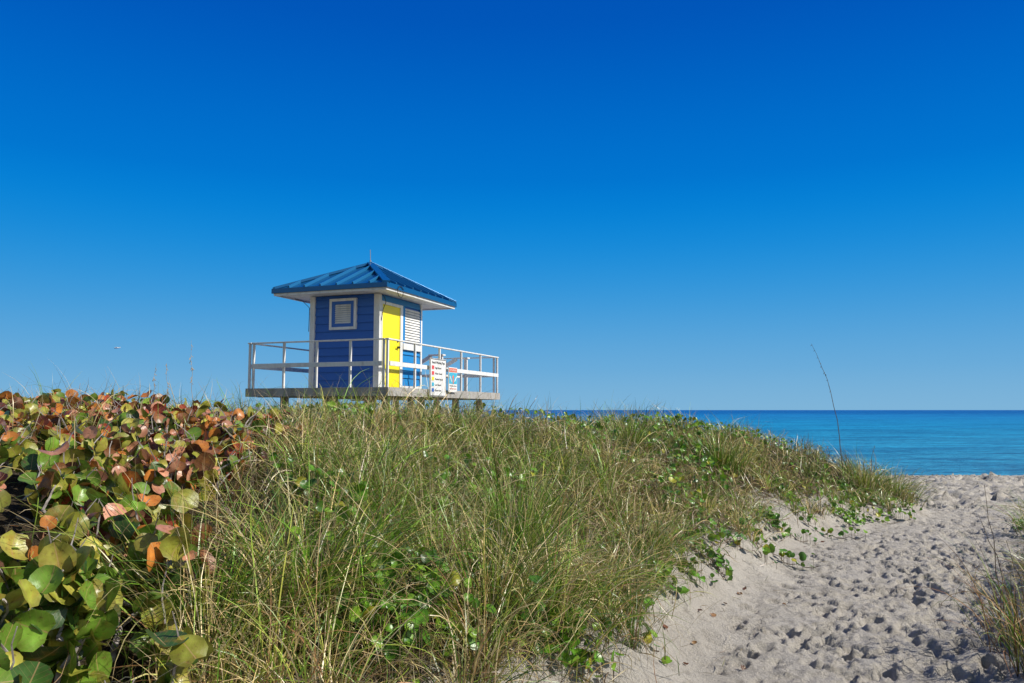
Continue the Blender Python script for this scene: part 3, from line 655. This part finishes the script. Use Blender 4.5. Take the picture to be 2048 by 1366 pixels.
cable([(x0-.45,y0,4.19),(x0-.2,y0-.05,4.12),(x0-.02,y0-.03,3.95),(x0-.03,y0-.03,3.4)])
for i in range(7): one('stair_tread',M_deck,hut,(-3.75-i*.27,-3.50-i*.27,4.75,5.75,DT-.22-i*.19,DT-.18-i*.19))
def hrail(yc,xc):
    h=MB(); h.box(xc-.30,xc+.12,yc-.09,yc+.09,RT-.06,RT-.02); h.beam((xc-.25,yc,RT-.06),(xc-.85,yc,DT+.62),.05,.10)
    h.beam((xc+.05,yc,DT),(xc+.05,yc,RT-.06),.06,.06,up=(0,1,0)); h.beam((xc-.85,yc,DT),(xc-.85,yc,DT+.66),.06,.06,up=(0,1,0)); h.obj('bench_arm',M_white,hut,bevel=.004)
hrail(4.4,-.85); hrail(5.8,-.75)
one('bench',M_white,hut,(-1.6,-.85,4.46,5.74,DT+.42,DT+.47))
# ---------------------------------------------------------------- signs on the railing
Rm=Matrix.Rotation(ROT,4,'Z')
def hw(x,y,z): v=Rm@Vector((x,y,z)); return (v.x+NX,v.y+NY,v.z)
def text(s,size,x,y,z,mat,parent,align='LEFT'):
    cu=bpy.data.curves.new('t','FONT'); cu.body=s; cu.size=size; cu.align_x=align; cu.extrude=.001
    to=bpy.data.objects.new('t',cu); coll.objects.link(to); bpy.context.view_layer.update()
    me=bpy.data.meshes.new_from_object(to.evaluated_get(bpy.context.evaluated_depsgraph_get())); bpy.data.objects.remove(to)
    me.name='lettering'; me.materials.clear(); me.materials.append(mat); o=bpy.data.objects.new('lettering',me); coll.objects.link(o); o.parent=parent
    o.location=(x,y,z); o.rotation_euler=(math.radians(90),0,math.radians(90)); return o
m=MB(); m.box(0,.02,0,.88,0,.88)
s1=m.obj('warning_sign',M_white,None,bevel=.004); s1.location=hw(.105,1.80,DT-.16); s1.rotation_euler=(0,0,ROT)
setmeta(s1,'white beach warning flags sign with red symbols on deck railing','sign')
fr=MB()
for (a,b_,c_,d_) in ((.01,.87,.01,.025),(.01,.87,.855,.87),(.01,.025,.025,.855),(.855,.87,.025,.855)): fr.box(.021,.025,a,b_,c_,d_)
fr.obj('border',M_ink,s1)
text('Beach Warning Flags',.082,.024,.44,.76,M_ink,s1,'CENTER')
rows=[('High Hazard',M_red),('Water Closed',M_red),('Medium Hazard',M_yellow),('Low Hazard',M_teal),('Marine Pests',M_blue)]
for i,(tx_,mm) in enumerate(rows):
    z=.64-i*.13; text(tx_,.065,.024,.26,z,M_ink,s1)
    f_=MB(); f_.box(.021,.027,.10,.20,z-.01,z+.07); f_.box(.021,.026,.092,.099,z-.03,z+.075); f_.obj('flag_symbol',mm,s1)
m=MB(); m.box(0,.02,0,.50,0,.60)
s2=m.obj('rip_current_sign',M_white,None,bevel=.004); s2.location=hw(.105,2.82,DT-.04); s2.rotation_euler=(0,0,ROT)
setmeta(s2,'small turquoise and white rip currents sign with orange header','sign')
M_or=paint('orange_red_sign_paint',(.70,.14,.06),.5,.05)
f_=MB(); f_.box(.021,.024,.02,.48,.20,.47); f_.obj('sea_picture',M_teal,s2)
f_=MB(); f_.box(.021,.025,.02,.48,.485,.58); f_.obj('header',M_or,s2)
text('RIP CURRENTS',.062,.027,.25,.51,M_white,s2,'CENTER')
text('Break the grip of the rip',.04,.024,.25,.14,M_ink,s2,'CENTER'); text('SWIM PARALLEL TO SHORE',.033,.024,.25,.07,M_or,s2,'CENTER')
f_=MB()
f_.beam((.026,.25,.21),(.026,.25,.36),.05,.004,up=(1,0,0)); f_.poly([(.0245,.19,.35),(.0245,.31,.35),(.0245,.25,.43)],[(0,1,2)])
f_.obj('arrow_symbol',M_or,s2)
for sg_ in (-1,1):
    f_=MB(); f_.beam((.026,.25+sg_*.08,.25),(.026,.25+sg_*.19,.38),.035,.003,up=(1,0,0)); f_.obj('arrow_symbol',M_white,s2)
# ---------------------------------------------------------------- aeroplane
ap=empty('airplane',(-527,1060,84),math.radians(5)); setmeta(ap,'tiny white airplane flying over the sea','airplane')
b=MB(); b.tube([(-4,0,0),(-3.6,0,0),(-2.5,0,.05),(0,0,.1),(2.5,0,.3),(4,0,.5)],[.2,.65,.9,.9,.6,.2],10); b.obj('fuselage',M_white,ap,smooth=True)
b=MB(); b.box(-1.2,.4,-5,5,.9,1.1); b.obj('wing',M_white,ap,bevel=.05)
b=MB(); b.box(3.1,3.9,-1.6,1.6,.5,.58); b.box(3.1,4.0,-.05,.05,.5,1.6); b.obj('tail',M_white,ap)
print('grass quads',NB,'leaves',len(LP))
